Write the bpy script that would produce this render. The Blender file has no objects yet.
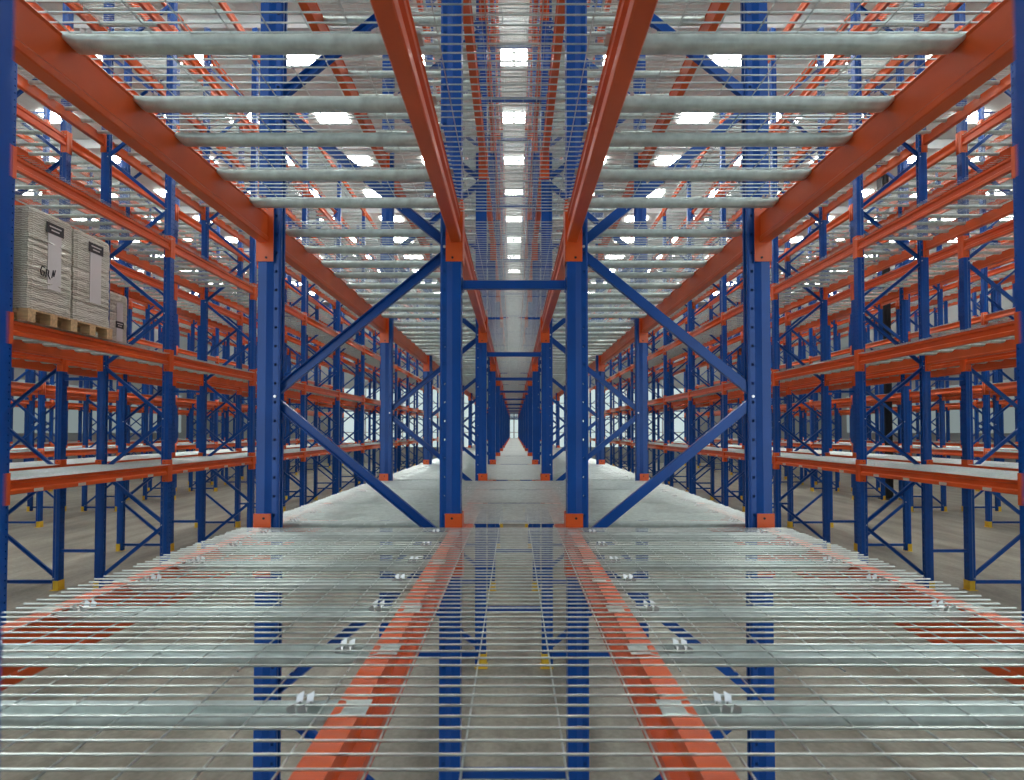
import bpy, math, random
import numpy as np
from mathutils import Vector, Matrix
random.seed(7)
PI = math.pi
C = bpy.context.scene.collection
sc = bpy.context.scene

# ------------------------------------------------------------------ measures (metres)
BAY = 2.8            # frame to frame
F0 = 0.267            # first frame, just beside the camera
CAMZ = 2.42
NF = 15              # frames per run
TOPS = [CAMZ - .52, CAMZ + 1.165, CAMZ + 2.87, CAMZ + 4.55, CAMZ + 6.2, CAMZ + 7.85]
RH = 10.7            # upright height
ROOF = 12.1
XHALF = 24.0
YEND = F0 + (NF - 1) * BAY + 3.2
YBACK = -3.0

# ------------------------------------------------------------------ materials
def mat(name, col, rough=.4, metal=0., var=0., scale=6., bump=0., spec=.5, coat=0., stretch=(1, 1, 1), col2=None):
    m = bpy.data.materials.new(name); m.use_nodes = True
    nt = m.node_tree; b = nt.nodes['Principled BSDF']
    b.inputs['Roughness'].default_value = rough; b.inputs['Metallic'].default_value = metal
    b.inputs['Specular IOR Level'].default_value = spec
    b.inputs['Coat Weight'].default_value = coat
    b.inputs['Base Color'].default_value = (*col, 1)
    if var or bump or col2:
        tc = nt.nodes.new('ShaderNodeTexCoord'); mp = nt.nodes.new('ShaderNodeMapping')
        mp.inputs['Scale'].default_value = stretch
        n = nt.nodes.new('ShaderNodeTexNoise'); n.inputs['Scale'].default_value = scale; n.inputs['Detail'].default_value = 5
        nt.links.new(tc.outputs['Object'], mp.inputs[0]); nt.links.new(mp.outputs[0], n.inputs['Vector'])
        r = nt.nodes.new('ShaderNodeValToRGB')
        c1 = col2 if col2 else tuple(c * (1 + var) for c in col)
        c0 = col if col2 else tuple(c * (1 - var) for c in col)
        r.color_ramp.elements[0].position = .32; r.color_ramp.elements[1].position = .68
        r.color_ramp.elements[0].color = (*c0, 1); r.color_ramp.elements[1].color = (*c1, 1)
        nt.links.new(n.outputs['Fac'], r.inputs[0]); nt.links.new(r.outputs[0], b.inputs['Base Color'])
        if bump:
            bp = nt.nodes.new('ShaderNodeBump'); bp.inputs['Strength'].default_value = bump; bp.inputs['Distance'].default_value = .01
            nt.links.new(n.outputs['Fac'], bp.inputs['Height']); nt.links.new(bp.outputs[0], b.inputs['Normal'])
    return m
def glow(name, col, s):
    m = bpy.data.materials.new(name); m.use_nodes = True
    nt = m.node_tree; nt.nodes.clear()
    e = nt.nodes.new('ShaderNodeEmission'); o = nt.nodes.new('ShaderNodeOutputMaterial')
    e.inputs[0].default_value = (*col, 1); e.inputs[1].default_value = s
    nt.links.new(e.outputs[0], o.inputs[0]); return m

M_BLUE = mat('blue_powder_coat', (.001, .066, .32), .28, var=.10, scale=5, spec=.4)
M_ORANGE = mat('orange_powder_coat', (.70, .105, .017), .32, var=.08, scale=4)
M_GALV = mat('galvanized_wire', (.60, .665, .65), .30, metal=.88, var=.10, scale=30)
M_GALVB = mat('galvanized_channel', (.58, .67, .64), .42, metal=.45, var=.16, scale=22)
M_YEL = mat('yellow_paint', (.75, .48, .03), .45, var=.1)
M_HOLE = mat('dark_bolt', (.01, .01, .012), .5)
M_BOLT = mat('zinc_bolt', (.75, .77, .78), .3, metal=.8)
M_STICK = mat('sticker_paper', (.62, .60, .56), .6)
M_WOOD = mat('pallet_wood', (.50, .33, .17), .7, var=.25, scale=4, stretch=(1, 8, 8))
M_BLACK = mat('black_label', (.015, .015, .018), .5)
M_WHITE = mat('white_paper', (.60, .58, .58), .6)
M_BLACKP = mat('black_column_paint', (.012, .014, .02), .5)
M_SKY = glow('skylight_daylight', (.97, 1., .97), 40.0)
M_WIN = glow('window_daylight', (.78, .95, .95), 1.1)
M_BACKWIN = glow('back_window_daylight', (.85, .95, 1.), 2.4)
M_SIDEWIN = glow('side_window_daylight', (.78, .95, .95), .4)
M_ROOF = mat('roof_sheet', (.56, .57, .55), .6, var=.05)
M_WALL = mat('wall_panel', (.30, .33, .33), .6, var=.05, scale=1)
M_TRUSS = mat('roof_steel', (.55, .57, .58), .5)

def wrap_material():
    m = bpy.data.materials.new('film_wrapped_paper'); m.use_nodes = True
    nt = m.node_tree; b = nt.nodes['Principled BSDF']
    b.inputs['Roughness'].default_value = .38; b.inputs['Coat Weight'].default_value = .9; b.inputs['Coat Roughness'].default_value = .12
    tc = nt.nodes.new('ShaderNodeTexCoord')
    w = nt.nodes.new('ShaderNodeTexWave'); w.bands_direction = 'Z'; w.inputs['Scale'].default_value = 13
    w.inputs['Distortion'].default_value = 7; w.inputs['Detail'].default_value = 3; w.inputs['Detail Scale'].default_value = 1.6
    n = nt.nodes.new('ShaderNodeTexNoise'); n.inputs['Scale'].default_value = 3.5; n.inputs['Detail'].default_value = 4
    r = nt.nodes.new('ShaderNodeValToRGB')
    r.color_ramp.elements[0].color = (.43, .42, .36, 1); r.color_ramp.elements[1].color = (.66, .65, .60, 1)
    r2 = nt.nodes.new('ShaderNodeValToRGB')
    r2.color_ramp.elements[0].color = (.72, .78, .66, 1); r2.color_ramp.elements[1].color = (1., .93, .92, 1)
    mx = nt.nodes.new('ShaderNodeMix'); mx.data_type = 'RGBA'; mx.blend_type = 'MULTIPLY'; mx.inputs[0].default_value = 1
    bp = nt.nodes.new('ShaderNodeBump'); bp.inputs['Strength'].default_value = .45; bp.inputs['Distance'].default_value = .012
    L = nt.links.new
    L(tc.outputs['Object'], w.inputs['Vector']); L(tc.outputs['Object'], n.inputs['Vector'])
    L(w.outputs['Fac'], r.inputs[0]); L(n.outputs['Fac'], r2.inputs[0])
    L(r.outputs[0], mx.inputs[6]); L(r2.outputs[0], mx.inputs[7]); L(mx.outputs[2], b.inputs['Base Color'])
    L(w.outputs['Fac'], bp.inputs['Height']); L(bp.outputs[0], b.inputs['Normal'])
    return m
M_WRAP = wrap_material()

def floor_material():
    m = bpy.data.materials.new('concrete_floor'); m.use_nodes = True
    nt = m.node_tree; b = nt.nodes['Principled BSDF']; L = nt.links.new
    tc = nt.nodes.new('ShaderNodeTexCoord'); mp = nt.nodes.new('ShaderNodeMapping'); mp.inputs['Scale'].default_value = (1.6, .35, 1)
    n1 = nt.nodes.new('ShaderNodeTexNoise'); n1.inputs['Scale'].default_value = 1.3; n1.inputs['Detail'].default_value = 7; n1.inputs['Roughness'].default_value = .62
    n2 = nt.nodes.new('ShaderNodeTexNoise'); n2.inputs['Scale'].default_value = 22; n2.inputs['Detail'].default_value = 4
    r = nt.nodes.new('ShaderNodeValToRGB'); r.color_ramp.elements[0].position = .35; r.color_ramp.elements[1].position = .7
    r.color_ramp.elements[0].color = (.165, .158, .125, 1); r.color_ramp.elements[1].color = (.37, .36, .295, 1)
    mx = nt.nodes.new('ShaderNodeMix'); mx.data_type = 'RGBA'; mx.blend_type = 'OVERLAY'; mx.inputs[0].default_value = .35
    L(tc.outputs['Object'], mp.inputs[0]); L(mp.outputs[0], n1.inputs['Vector']); L(tc.outputs['Object'], n2.inputs['Vector'])
    L(n1.outputs['Fac'], r.inputs[0]); L(r.outputs[0], mx.inputs[6]); L(n2.outputs['Fac'], mx.inputs[7])
    L(mx.outputs[2], b.inputs['Base Color'])
    mr = nt.nodes.new('ShaderNodeMapRange'); mr.inputs[3].default_value = .35; mr.inputs[4].default_value = .6
    L(n1.outputs['Fac'], mr.inputs[0]); L(mr.outputs[0], b.inputs['Roughness'])
    return m
M_FLOOR = floor_material()

# ------------------------------------------------------------------ mesh collector
class MB:
    def __init__(s): s.v = []; s.f = []; s.mi = []
    def add(s, vs, fs, mi=0):
        o = len(s.v); s.v += [tuple(v) for v in vs]; s.f += [tuple(i + o for i in f) for f in fs]; s.mi += [mi] * len(fs)
    def box(s, c, d, mi=0, rot=None):
        x, y, z = d[0] / 2, d[1] / 2, d[2] / 2
        vs = [Vector(p) for p in ((-x, -y, -z), (x, -y, -z), (x, y, -z), (-x, y, -z), (-x, -y, z), (x, -y, z), (x, y, z), (-x, y, z))]
        if rot is not None: vs = [rot @ v for v in vs]
        c = Vector(c)
        s.add([v + c for v in vs], [(0, 3, 2, 1), (4, 5, 6, 7), (0, 1, 5, 4), (1, 2, 6, 5), (2, 3, 7, 6), (3, 0, 4, 7)], mi)
    def cyl(s, a, b, r, n=6, mi=0, caps=True, r2=None):
        a, b = Vector(a), Vector(b); d = (b - a).normalized()
        t = Vector((0, 0, 1)) if abs(d.z) < .9 else Vector((1, 0, 0))
        p = d.cross(t).normalized(); q = d.cross(p); r2 = r if r2 is None else r2
        vs = []
        for k in range(n):
            an = 2 * PI * (k + .5) / n; w = p * math.cos(an) + q * math.sin(an)
            vs += [a + w * r, b + w * r2]
        fs = [(2 * k, 2 * ((k + 1) % n), 2 * ((k + 1) % n) + 1, 2 * k + 1) for k in range(n)]
        if caps: fs += [tuple(2 * k for k in reversed(range(n))), tuple(2 * k + 1 for k in range(n))]
        s.add(vs, fs, mi)
    def extrude(s, prof, a, b, xa, ya, mi=0, close=True, caps=True):
        """prof: 2-D points, carried from a to b; xa, ya the profile's axes"""
        n = len(prof); a, b, xa, ya = map(Vector, (a, b, xa, ya))
        vs = [a + xa * p[0] + ya * p[1] for p in prof] + [b + xa * p[0] + ya * p[1] for p in prof]
        fs = [(k, (k + 1) % n, n + (k + 1) % n, n + k) for k in range(n if close else n - 1)]
        if caps and close: fs += [tuple(reversed(range(n))), tuple(range(n, 2 * n))]
        s.add(vs, fs, mi)
    def holed(s, P, w, z0, z1, pitch, cols, r, mi=0):
        """a plate P(u, z), u in 0..w, with round holes"""
        n = int((z1 - z0) / pitch); ph = (z1 - z0) / n; cw = w / cols
        for c in range(cols):
            for k in range(n):
                u0, u1, a, b = c * cw, (c + 1) * cw, z0 + k * ph, z0 + (k + 1) * ph
                um, zm = (u0 + u1) / 2, (a + b) / 2
                out = [(u0, a), (um, a), (u1, a), (u1, zm), (u1, b), (um, b), (u0, b), (u0, zm)]
                ang = [225, 270, 315, 0, 45, 90, 135, 180]
                inn = [(um + r * math.cos(math.radians(t)), zm + r * 1.15 * math.sin(math.radians(t))) for t in ang]
                s.add([P(*p) for p in out + inn], [(i, (i + 1) % 8, 8 + (i + 1) % 8, 8 + i) for i in range(8)], mi)
    def mesh(s, name, mats):
        me = bpy.data.meshes.new(name); me.from_pydata(s.v, [], s.f); me.update()
        for m in (mats if isinstance(mats, (list, tuple)) else [mats]): me.materials.append(m)
        me.polygons.foreach_set('material_index', s.mi)
        return me

def link(name, me, parent=None, loc=(0, 0, 0), rz=0):
    o = bpy.data.objects.new(name, me); C.objects.link(o); o.location = loc; o.rotation_euler = (0, 0, rz)
    if parent is not None: o.parent = parent
    return o
def tag(o, label=None, cat=None, group=None, kind=None):
    if label: o['label'] = label
    if cat: o['category'] = cat
    if group: o['group'] = group
    if kind: o['kind'] = kind
    return o

# ------------------------------------------------------------------ upright (front face looks towards +x, local origin on the row's axis)
HW = .545           # half a row's depth, outside to outside
def upright_mesh(holes):
    b = MB(); t = .002
    for s in (1, -1):                       # the two side walls of the section, y = s * ...
        def side(u0, v0, u1, v1):
            b.add([(-u0, s * v0, 0), (-u1, s * v1, 0), (-u1, s * v1, RH), (-u0, s * v0, RH)], [(0, 1, 2, 3)])
        side(0, .050, .046, .050)
        side(.046, .050, .078, .034)
        if holes: b.holed(lambda u, z: (-.078 - u, s * .034, z), .026, 0, RH, .1, 1, .0075)
        else: side(.078, .034, .104, .034)
        side(.104, .034, .114, .028)
        side(.114, .028, .114, .012)
        side(.114, .012, .104, .012)
    if holes: b.holed(lambda u, z: (0, -.05 + u, z), .1, 0, RH, .075, 2, .0085)
    else: b.add([(0, -.05, 0), (0, .05, 0), (0, .05, RH), (0, -.05, RH)], [(0, 1, 2, 3)])
    return b
UP_NEAR = upright_mesh(True).mesh('upright', M_BLUE); UP_FAR_MB = upright_mesh(False); UP_FAR = UP_FAR_MB.mesh('upright_plain', M_BLUE)

NODES = [.175 + .81 * k for k in range(13)]   # braces zigzag; even nodes on the flue side (-x), odd on the aisle side (+x)
def cprof(w, d, t=.003): return [(-w / 2, -d / 2), (w / 2, -d / 2), (w / 2, d / 2), (w / 2 - t, d / 2), (w / 2 - t, -d / 2 + t), (-w / 2 + t, -d / 2 + t), (-w / 2 + t, d / 2), (-w / 2, d / 2)]
def brace(b, p, q, w=.050, d=.030):
    p, q = Vector(p), Vector(q); a = (q - p).normalized(); yy = Vector((0, 1, 0)); xx = a.cross(yy).normalized()
    b.extrude(cprof(w, d), p, q, xx, yy)
XE = HW - .092
DIAG = []
for k in range(12):
    s = -1 if k % 2 == 0 else 1
    b = MB(); brace(b, (s * XE, 0, NODES[k] + .035), (-s * XE, 0, NODES[k + 1] - .035)); DIAG.append(b)
HORI = []
for z in (.12, 10.55):
    b = MB(); brace(b, (-XE, 0, z), (XE, 0, z)); HORI.append(b)
DIAG_ME = [b.mesh('diagonal_brace', M_BLUE) for b in DIAG]; HORI_ME = [b.mesh('horizontal_brace', M_BLUE) for b in HORI]
FOOT = MB()
FOOT.box((.0, 0, .004), (.13, .14, .008)); FOOT.box((.052, 0, .078), (.006, .124, .14))
for s in (1, -1): FOOT.box((.012, s * .059, .078), (.078, .006, .14))
FOOT_ME = FOOT.mesh('foot_plate', M_YEL)
BOLTS = MB()
for k, z in enumerate(NODES[:-1]):
    s = -1 if k % 2 == 0 else 1
    for dy in (1, -1): BOLTS.cyl((s * (HW - .091), dy * .033, z), (s * (HW - .091), dy * .041, z), .008, 6)
BOLT_ME = BOLTS.mesh('brace_bolt', M_BOLT)

def near_frame(name='rack_upright_frame'):
    r = bpy.data.objects.new(name, None); C.objects.link(r); r.empty_display_size = .1
    link('upright', UP_NEAR, r, (HW, 0, 0)); link('upright', UP_NEAR, r, (-HW, 0, 0), PI)
    link('foot_plate', FOOT_ME, r, (HW - .05, 0, 0)); link('foot_plate', FOOT_ME, r, (-HW + .05, 0, 0), PI)
    for me in DIAG_ME: link('diagonal_brace', me, r)
    for me in HORI_ME: link('horizontal_brace', me, r)
    tag(link('brace_bolts', BOLT_ME, r), 'bright zinc bolt heads', kind='stuff')
    return r
# the far frame: one mesh
fb = MB()
for s in (1, -1):
    fb.add([(s * v[0] + s * HW, s * v[1], v[2]) for v in UP_FAR_MB.v], UP_FAR_MB.f, 0)
    fb.add([(s * v[0] + s * (HW - .05), s * v[1], v[2]) for v in FOOT.v], FOOT.f, 1)
for b in DIAG + HORI: fb.add(b.v, b.f, 0)
FAR_FRAME_ME = fb.mesh('rack_upright_frame_far', [M_BLUE, M_YEL])

# ------------------------------------------------------------------ beam (local: x = +HW side, front towards +x, z = 0 at the top, runs along y)
BL = BAY - .104
PROF = [(0, 0), (-.006, -.006), (-.006, -.030), (-.026, -.044), (-.026, -.092), (0, -.108), (0, -.146), (-.004, -.150), (-.052, -.150), (-.056, -.146),
        (-.056, -.124), (-.050, -.116), (-.050, -.012), (-.056, -.004), (-.053, 0)]
rail = MB(); rail.extrude(PROF, (0, -BL / 2, -.002), (0, BL / 2, -.002), (1, 0, 0), (0, 0, 1))
def connector_mb(s):        # s = +1: at the +y end
    b = MB(); y = s * (BL / 2 + .0)
    b.box((-.038, y, -.088), (.088, .005, .335))                       # leg on the upright's side
    b.box((.0075, y + s * .0235, -.088), (.005, .052, .335))           # leg hooked on its front
    for z in (.055, -.235): b.cyl((-.045, y - s * .0015, z), (-.045, y - s * .006, z), .0065, 8, 1)
    return b
CON = {s: connector_mb(s) for s in (1, -1)}
RAIL_ME = rail.mesh('beam_rail', M_ORANGE); CON_ME = {s: CON[s].mesh('end_connector', [M_ORANGE, M_HOLE]) for s in (1, -1)}
farb = MB(); farb.add(rail.v, rail.f); [farb.add(CON[s].v, CON[s].f) for s in (1, -1)]
FAR_BEAM_ME = farb.mesh('load_beam_far', M_ORANGE)
ST = MB(); ST.box((.001, 0, 0), (.002, .12, .036)); ST_ME = ST.mesh('label_sticker', M_STICK)

def near_beam(stick=False):
    r = bpy.data.objects.new('rack_crossbeam', None); C.objects.link(r); r.empty_display_size = .1
    link('beam_rail', RAIL_ME, r)
    for s in (1, -1): link('end_connector', CON_ME[s], r)
    if stick:
        for y in (-.98, -.35, .3, .95):
            tag(link('label_sticker', ST_ME, r, (0, y, -.129)), 'pale paper shelf label')
    return r

# ------------------------------------------------------------------ wire deck panel
WR = .0026
def wires_mb(n, near):
    b = MB()
    for k in range(22):
        y = (k - 10.5) * .04
        j = (k * 37 % 7 - 3) * .0025
        b.cyl((-.555, y, .0075), (.615 + j, y, .0075), WR, n, caps=near)
    for k in range(9):
        x = (k - 4) * .118
        b.cyl((x, -.44, .0029), (x, .44, .0029), .0019, n, caps=near)
    return b
def bar_mb():
    b = MB()
    st = [(-.557, .0, .060), (-.512, .0, .056), (-.497, .35, .066), (-.478, .9, .060), (-.455, 1, .053)]
    st = st + [(-x, d, w) for x, d, w in reversed(st)]
    rings = []
    for x, d, w in st:
        h = .036 * d; pts = []
        for (a, c) in ((-.5, 0), (-.5, -.55), (-.36, -.92), (-.18, -1), (.18, -1), (.36, -.92), (.5, -.55), (.5, 0)):
            pts.append((x, a * w, c * h - .0005))
        for (a, c) in ((.46, 0), (.46, -.5), (.33, -.85), (.17, -.93), (-.17, -.93), (-.33, -.85), (-.46, -.5), (-.46, 0)):
            pts.append((x, a * w, c * h + .0010 if d < .1 else c * h - .0005))
        rings.append(pts)
    n = len(rings[0]); vs = [p for r in rings for p in r]
    fs = []
    for i in range(len(rings) - 1):
        for k in range(n):
            fs.append((i * n + k, i * n + (k + 1) % n, (i + 1) * n + (k + 1) % n, (i + 1) * n + k))
    b.add(vs, fs); return b
BAR = bar_mb()
for s in (1, -1):                       # the bent clip tabs where the channel meets the beam
    x0 = s * .445
    zz = [(-.026, .016), (-.017, -.004), (-.006, .006), (.006, .006), (.017, -.004), (.026, .016)]
    for (a, c), (d, e) in zip(zz, zz[1:]):
        for dx in (0, s * -.02):
            BAR.add([(x0 + dx, a, c), (x0 + dx, d, e), (x0 + dx - s * .014, d, e - .008), (x0 + dx - s * .014, a, c - .008)], [(0, 1, 2, 3)], 1)
            BAR.add([(x0 + dx, a, c + .002), (x0 + dx, d, e + .002), (x0 + dx - s * .014, d, e - .006), (x0 + dx - s * .014, a, c - .006)], [(3, 2, 1, 0)], 1)
WIRES = wires_mb(6, True); WIRES_FAR = wires_mb(4, False)
BAR_ME = BAR.mesh('support_channel', [M_GALVB, M_BOLT]); WIRE_ME = WIRES.mesh('wire_mesh', M_GALV)
BARY = (-.31, 0, .31)
fd = MB(); fd.add(WIRES_FAR.v, WIRES_FAR.f, 0)
sb = MB(); sb.extrude([(-.029, 0), (-.029, -.022), (-.014, -.036), (.014, -.036), (.029, -.022), (.029, 0)], (-.5, 0, 0), (.5, 0, 0), (0, 1, 0), (0, 0, 1), close=False)
for y in BARY: fd.add([(v[0], v[1] + y, v[2]) for v in sb.v], sb.f, 1)
FAR_DECK_ME = fd.mesh('wire_deck_far', [M_GALV, M_GALVB])
for me in (BAR_ME,):
    for p in me.polygons: p.use_smooth = True
def near_deck():
    r = bpy.data.objects.new('wire_deck', None); C.objects.link(r); r.empty_display_size = .1
    link('wire_mesh', WIRE_ME, r)
    for y in BARY: link('support_channel', BAR_ME, r, (0, y, 0))
    return r
fl = MB()
for p in range(3):
    for k in range(22):
        y = (p - 1) * .9 + (k - 10.5) * .04
        fl.cyl((-.285, y, .0075), (.285, y, .0075), WR, 6)
for x in (-.225, -.08, .08, .225): fl.cyl((x, -1.34, .0029), (x, 1.34, .0029), .0019, 6)
FLUE_ME = fl.mesh('flue_wire_mesh', M_GALV)

# ------------------------------------------------------------------ rows of racking
ORD = ['zeroth', 'first', 'second', 'third', 'fourth', 'fifth', 'sixth', 'seventh', 'eighth', 'ninth', 'tenth', 'eleventh', 'twelfth', 'thirteenth', 'fourteenth', 'fifteenth']
FX = .285; DEP = 1.09; AISLE = 3.90; SF = .27
rows = []   # (x of row axis, rotation, first frame, place words, tier)
for sx, side in ((-1, 'pallet-side'), (1, 'empty-side')):
    def row(xin, front, k0, words_, tier):          # front: +1 / -1 = direction (along x) its aisle side looks
        rows.append((sx * (xin + DEP / 2), 0 if front * sx > 0 else PI, k0, words_, tier, sx))
    x = FX
    row(x, 1, 0, "centre rack's %s row" % side, 0)
    x = FX + DEP + AISLE
    names_ = ('first', 'second', 'third')
    for t in range(3):
        row(x, -1, (1, 4, 7)[t], "%s %s rack's front row" % (names_[t], side), t + 1)
        row(x + DEP + 2 * SF, 1, (1, 4, 7)[t], "%s %s rack's back row" % (names_[t], side), t + 1)
        x += 2 * DEP + 2 * SF + AISLE
fy = lambda k: F0 + k * BAY

beams, decks = [], []
frame_proto = near_frame(); frame_used = False
def copy_tree(o):
    c = o.copy(); C.objects.link(c)
    for ch in o.children:
        d = ch.copy(); C.objects.link(d); d.parent = c
    return c
for (xc, rz, k0, where, tier, sx) in rows:
    for k in range(k0, NF):
        near = fy(k) < (24 if tier == 0 else 19) and tier < 3
        if near:
            f = frame_proto if not frame_used else copy_tree(frame_proto); frame_used = True
            f.location = (xc, fy(k), 0); f.rotation_euler = (0, 0, rz)
        else:
            f = link('rack_upright_frame', FAR_FRAME_ME, None, (xc, fy(k), 0), rz)
        tag(f, "blue braced upright frame of %s, %s frame along the run" % (where, ORD[k + 1]), 'rack frame', 'blue upright frames of the racking')
    for k in range(k0, NF - 1):
        ym = fy(k) + BAY / 2
        for li, zt in enumerate(TOPS):
            zz = zt + (0.05 if tier > 0 and li == 2 else 0)
            d = math.hypot(xc, ym) + .6
            occl = (1, 1, .75, .55, .4, .3)[li] * (1, .85, .5, .3)[tier]
            if tier == 0 and li < 2: occl = 2.0
            for s in (1, -1):
                beams.append((occl / d * (1 if s * math.cos(rz) * sx < 0 or tier == 0 else .85), xc + HW * s * math.cos(rz), ym, zz, rz + (0 if s > 0 else PI), s, li, k, where, tier))
            for p in (-1, 0, 1):
                decks.append((occl / (d + p * .9), xc, ym + ((-.9, -.01, .85)[p + 1] if li == 1 else p * .9), zz, rz, li, k, where, p, tier))

def cat_stuff(name, mb_me, items, mats, label, cat):
    n = len(mb_me.vertices); co = np.empty(n * 3, 'f'); mb_me.vertices.foreach_get('co', co); co = co.reshape(-1, 3)
    nl = len(mb_me.loops); li = np.empty(nl, 'i'); mb_me.loops.foreach_get('vertex_index', li)
    npg = len(mb_me.polygons); ls = np.empty(npg, 'i'); mb_me.polygons.foreach_get('loop_start', ls)
    lt = np.empty(npg, 'i'); mb_me.polygons.foreach_get('loop_total', lt)
    mi = np.empty(npg, 'i'); mb_me.polygons.foreach_get('material_index', mi)
    V = []; 
    for (x, y, z, r) in items:
        c, s_ = math.cos(r), math.sin(r)
        V.append(np.stack([co[:, 0] * c - co[:, 1] * s_ + x, co[:, 0] * s_ + co[:, 1] * c + y, co[:, 2] + z], 1))
    m = len(items); V = np.concatenate(V).astype('f')
    me = bpy.data.meshes.new(name)
    me.vertices.add(n * m); me.vertices.foreach_set('co', V.ravel())
    me.loops.add(nl * m); me.loops.foreach_set('vertex_index', (li[None, :] + (np.arange(m) * n)[:, None]).ravel().astype('i'))
    me.polygons.add(npg * m); me.polygons.foreach_set('loop_start', (ls[None, :] + (np.arange(m) * nl)[:, None]).ravel().astype('i'))
    me.polygons.foreach_set('material_index', np.tile(mi, m))
    me.update(calc_edges=True); me.validate()
    for a in mats: me.materials.append(a)
    return tag(link(name, me), label, cat, None, 'stuff')

beams.sort(key=lambda b: -b[0]); decks.sort(key=lambda b: -b[0])
bp_, bps_, dp_ = near_beam(), near_beam(True), near_deck(); used = set()
def take(proto, key):
    if key not in used: used.add(key); return proto
    return copy_tree(proto)
for i, (sco, x, y, z, r, s, li, k, where, tier) in enumerate(beams[:300]):
    if y < 17:
        st = li == 0 and tier == 1 and s > 0 and 'front' in where
        o = take(bps_ if st else bp_, 's' if st else 'b')
        o.location = (x, y, z); o.rotation_euler = (0, 0, r)
    else:
        o = link('rack_crossbeam', FAR_BEAM_ME, None, (x, y, z), r)
    tag(o, "orange beam of %s, %s edge, %s shelf up, %s bay" % (where, 'aisle' if s > 0 else 'inner', ORD[li + 1], ORD[k + 1]), 'shelf beam', 'orange load beams of the racking')
for i, (sco, x, y, z, r, li, k, where, p, tier) in enumerate(decks[:300]):
    if y < 15:
        o = take(dp_, 'd'); o.location = (x, y, z); o.rotation_euler = (0, 0, r)
    else:
        o = link('wire_deck', FAR_DECK_ME, None, (x, y, z), r)
    tag(o, "wire deck of %s, %s shelf up, %s bay, %s panel" % (where, ORD[li + 1], ORD[k + 1], ('near', 'middle', 'far')[p + 1]), 'wire shelf', 'wire mesh decks of the racking')
cat_stuff('distant_crossbeams', FAR_BEAM_ME, [(b[1], b[2], b[3], b[4]) for b in beams[300:]], [M_ORANGE],
          'orange beams of the farther bays and upper shelves of the racking', 'shelf beams')
cat_stuff('distant_wire_decks', FAR_DECK_ME, [(b[1], b[2], b[3], b[4]) for b in decks[300:]], [M_GALV, M_GALVB],
          'galvanized wire decks of the farther bays and upper shelves', 'wire shelves')

# flue meshes and row spacers
sp = MB(); brace(sp, (-.28, 0, 0), (.28, 0, 0), .045, .03)
for s in (1, -1): sp.box((s * .28, 0, 0), (.006, .06, .07))
SP_ME = sp.mesh('row_spacer', M_BLUE)
for k in range(NF - 1):
    for li, zt in enumerate(TOPS):
        o = link('flue_wire_deck', FLUE_ME, None, (0, fy(k) + BAY / 2, zt))
        tag(o, 'narrow wire mesh bridging the centre gap, %s shelf up, %s bay' % (ORD[li + 1], ORD[k + 1]), 'wire mesh', 'wire meshes over the centre gap')
SPZ = (.59, 3.215, 5.9, 8.4)
def spacers(xc, k0, where, side=None):
    for k in range(k0, NF):
        for j, z in enumerate(SPZ):
            if xc and j == 3: continue
            o = link('row_spacer', SP_ME, None, (xc, fy(k), z))
            tag(o, 'blue spacer bar inside %s, %s frame, %s bar up' % (where, ORD[k + 1], ORD[j + 1]), 'spacer bar', 'blue row spacers')
spacers(0, 0, 'centre rack')
c1 = FX + DEP + AISLE + DEP + SF
spacers(-c1, 1, 'first pallet-side rack'); spacers(c1, 1, 'first empty-side rack')
c2 = c1 + 2 * DEP + 2 * SF + AISLE
cc = c2
# ------------------------------------------------------------------ black building column in the second empty-side rack
b = MB(); cy = 20.12; h = ROOF - .02
b.box((0, 0, h / 2), (.012, .26, h)); b.box((.13, 0, h / 2), (.014, .26, h)); b.box((-.13, 0, h / 2), (.014, .26, h)); b.box((0, 0, .015), (.40, .40, .03))
o = link('building_column', b.mesh('building_column', M_BLACKP), None, (cc, cy, 0))
tag(o, 'black steel building column standing within the second empty-side rack', 'column', kind='structure')

# ------------------------------------------------------------------ pallets and wrapped loads
def pallet_mb(w, d, n):            # w along y, d along x
    b = MB()
    for k in range(7): b.box(((k - 3) * (d - .1) / 6, 0, .133), (.1 if k % 2 == 0 else .08, w, .020))
    for j in range(n):
        y = (j / (n - 1) - .5) * (w - .1)
        b.box((0, y, .112), (d, .1, .022))
    return b
def pallet(loc, w, d, n, label):
    r = bpy.data.objects.new('wooden_pallet', None); C.objects.link(r); r.location = loc
    tag(r, label, 'pallet', 'wooden pallets under wrapped loads')
    b = MB()
    for k in range(7): b.box(((k - 3) * (d - .1) / 6, 0, .134), (.1, w, .020))
    link('top_boards', b.mesh('top_boards', M_WOOD), r)
    for j in range(n):
        y = (j / (n - 1) - .5) * (w - .1)
        b = MB(); b.box((0, y, .113), (d, .1, .022)); b.box((0, y, .011), (d, .1, .022)); 
        link('stringer_board', b.mesh('stringer_board', M_WOOD), r)
        for x in (-.5, 0, .5):
            b = MB(); b.box((x * (d - .12), y, .062), (.12, .095, .080)); link('block', b.mesh('block', M_WOOD), r)
    return r
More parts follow.
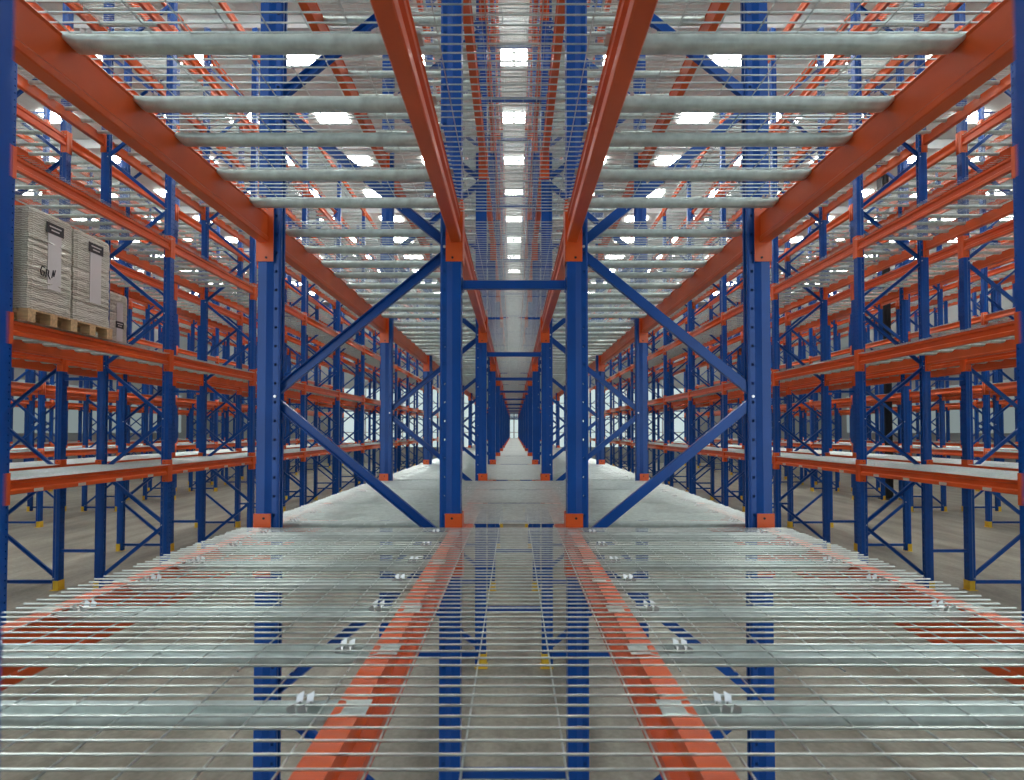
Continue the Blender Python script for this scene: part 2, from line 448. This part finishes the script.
def load(loc, w, d, h, label, seed, mark=False, black=.86):
    rnd = random.Random(seed)
    r = bpy.data.objects.new('wrapped_load', None); C.objects.link(r); r.location = loc
    tag(r, label, 'wrapped load')
    b = MB(); nl = 34; ring = []
    per = []
    ny, nx = 12, 12
    for k in range(ny): per.append((.5, -.5 + k / ny))
    for k in range(nx): per.append((.5 - k / nx, .5))
    for k in range(ny): per.append((-.5, .5 - k / ny))
    for k in range(nx): per.append((-.5 + k / nx, -.5))
    vs = []
    N = len(per)
    for i in range(nl + 1):
        z = h * i / nl; j = rnd.uniform(-.006, .006); e = .994 if i % 2 else 1.0
        if i == nl: e = .95
        for q, (px, py) in enumerate(per):
            rr = 1 - .05 * (abs(px) * 2) ** 8 * (abs(py) * 2) ** 8
            vs.append((px * d * e * rr + j + rnd.uniform(-.003, .003), py * w * e * rr + rnd.uniform(-.003, .003), z + (rnd.uniform(-.006, .006) if 0 < i < nl else 0)))
    fs = [(i * N + q, i * N + (q + 1) % N, (i + 1) * N + (q + 1) % N, (i + 1) * N + q) for i in range(nl) for q in range(N)]
    fs += [tuple(range(nl * N, nl * N + N)), tuple(reversed(range(N)))]
    b.add(vs, fs)
    link('film_wrapped_stack', b.mesh('film_wrapped_stack', M_WRAP), r)
    sgn = 1 if loc[0] < 0 else -1
    xf = sgn * (d / 2 + .004)
    b = MB(); b.box((xf, .02, h * .55), (.003, w * .30, h * .62)); tag(link('paper_sheet', b.mesh('paper_sheet', M_WHITE), r), 'pale paper sheet under the film')
    b = MB(); b.box((xf + sgn * .003, .02, h * black), (.004, w * .38, .12), 0)
    for q, ww in ((.02, .26), (-.02, .18)): b.box((xf + sgn * .0055, .02, h * black + q), (.001, w * ww, .014), 1)
    tag(link('shipping_label', b.mesh('shipping_label', [M_BLACK, M_WHITE]), r), 'black label with two pale lines')
    if mark:
        b = MB(); z0 = h * .36; y0 = -.12
        P = [[(0, .09), (-.03, .10), (-.05, .05), (-.04, 0), (-.005, .0), (0, .04), (-.03, .045)], [(.02, -.01), (.03, .08), (.06, .07), (.05, .02), (.08, -.02)], [(.10, .0), (.12, .09), (.13, .02), (.15, .10)]]
        for s_ in P:
            for a, c in zip(s_, s_[1:]): b.cyl((xf + sgn * .004, y0 + a[0], z0 + a[1]), (xf + sgn * .004, y0 + c[0], z0 + c[1]), .005, 5)
        tag(link('pen_mark', b.mesh('pen_mark', M_BLACK), r), 'black hand-drawn strokes')
    return r
XA = -(FX + DEP + AISLE + .42); z2 = TOPS[1] + .012
pallet((XA, 6.68, z2), 1.28, .95, 5, 'wooden pallet under two wrapped stacks at the second shelf edge')
load((XA, 6.365, z2 + .146), .635, .93, 1.12, 'film-wrapped paper stack with pen strokes, beside the blue upright', 1, True)
load((XA, 6.995, z2 + .146), .635, .93, 1.10, 'film-wrapped paper stack without pen strokes, sharing the pallet', 2)
pallet((XA, 5.05, z2), 1.2, .95, 5, 'wooden pallet mostly hidden behind the nearest aisle upright')
load((XA, 5.05, z2 + .146), 1.16, .93, 1.05, 'film-wrapped stack mostly hidden behind the nearest aisle upright', 3)
XB = -(FX + 2 * DEP + AISLE + 2 * SF + .55)
pallet((XB, 9.95, z2), .6, .95, 3, 'wooden pallet in the back row behind the wrapped stacks')
load((XB, 9.95, z2 + .146), .52, .93, 1.1, 'pale wrapped load in the back row beyond the front stacks', 4, False, .5)

# ------------------------------------------------------------------ the building
def slab(name, c, d, m):
    b = MB(); b.box((0, 0, 0), d); o = link(name, b.mesh(name, m), None, c); tag(o, kind='structure'); return o
YM = (YEND + YBACK) / 2; YL = YEND - YBACK
slab('floor', (0, YM, -.1), (2 * XHALF, YL, .2), M_FLOOR)
slab('ceiling', (0, YM, ROOF + .1), (2 * XHALF, YL, .2), M_ROOF)
slab('wall_left', (-XHALF - .1, YM, ROOF / 2), (.2, YL, ROOF), M_WALL)
slab('wall_right', (XHALF + .1, YM, ROOF / 2), (.2, YL, ROOF), M_WALL)
slab('wall_end', (0, YEND + .1, ROOF / 2), (2 * XHALF, .2, ROOF), M_WALL)
slab('wall_back', (0, YBACK - .1, ROOF / 2), (2 * XHALF, .2, ROOF), M_WALL)
n = 1
ys = []
y = .4
while y < YEND - .5: ys.append(y); y += 2.8
for y in ys:
    b = MB()
    for i in range(-8, 9):
        for dx in (-.25, .25): b.box((i * 2.8 + dx, 0, 0), (.42, .56, .04))
    tag(link('window_%d' % n, b.mesh('skylight_row', M_SKY), None, (0, y, ROOF - .03)), kind='structure'); n += 1
for i, y in enumerate(y + 1.4 for y in ys[::2]):
    slab('trim_%d' % (i + 1), (0, y, ROOF - .16), (2 * XHALF, .14, .3), M_TRUSS)
# window bands in the walls: frame bars and glowing panes
for s in (-1, 1):
    slab('window_%d' % n, (s * (XHALF - .02), YM + 2, 3.6), (.04, YL - 8, 2.6), M_SIDEWIN); n += 1
slab('window_%d' % n, (0, YEND - .02, 3.4), (27, .04, 4.4), M_WIN); n += 1
for s in (-1, 1):
    slab('window_%d' % n, (s * 5.9, YBACK + .02, 4.6), (7.2, .04, 7.6), M_BACKWIN); n += 1
q = 1
for i in range(9):
    slab('window_frame_%d' % q, (-11.2 + i * 2.8, YEND - .06, 3.4), (.09, .06, 4.4), M_TRUSS); q += 1
for z in (2.3, 3.4, 4.5):
    slab('window_frame_%d' % q, (0, YEND - .06, z), (27, .05, .06), M_TRUSS); q += 1

# ------------------------------------------------------------------ world, camera, view
w = bpy.data.worlds.new('world'); sc.world = w; w.use_nodes = True
w.node_tree.nodes['Background'].inputs[0].default_value = (.8, .9, 1, 1); w.node_tree.nodes['Background'].inputs[1].default_value = .5
cd = bpy.data.cameras.new('camera'); cam = bpy.data.objects.new('camera', cd); C.objects.link(cam); sc.camera = cam
cd.sensor_width = 36; cd.lens = 36 * 565 / 1024; cd.clip_start = .02; cd.clip_end = 200
cam.location = (0, 0, CAMZ); tilt = math.radians(1.3)
cam.rotation_euler = (PI / 2 + tilt, 0, 0)
cd.shift_y = 28 / 1024; cd.shift_x = -2 / 1024
cd.dof.use_dof = True; cd.dof.focus_distance = 4.0; cd.dof.aperture_fstop = 5.0
vs = sc.view_settings; vs.view_transform = 'Standard'; vs.look = 'None'; vs.gamma = 1; vs.use_curve_mapping = False; vs.exposure = -.55
sc.cycles.use_denoising = True
sc.cycles.max_bounces = 6; sc.cycles.diffuse_bounces = 4; sc.cycles.glossy_bounces = 3
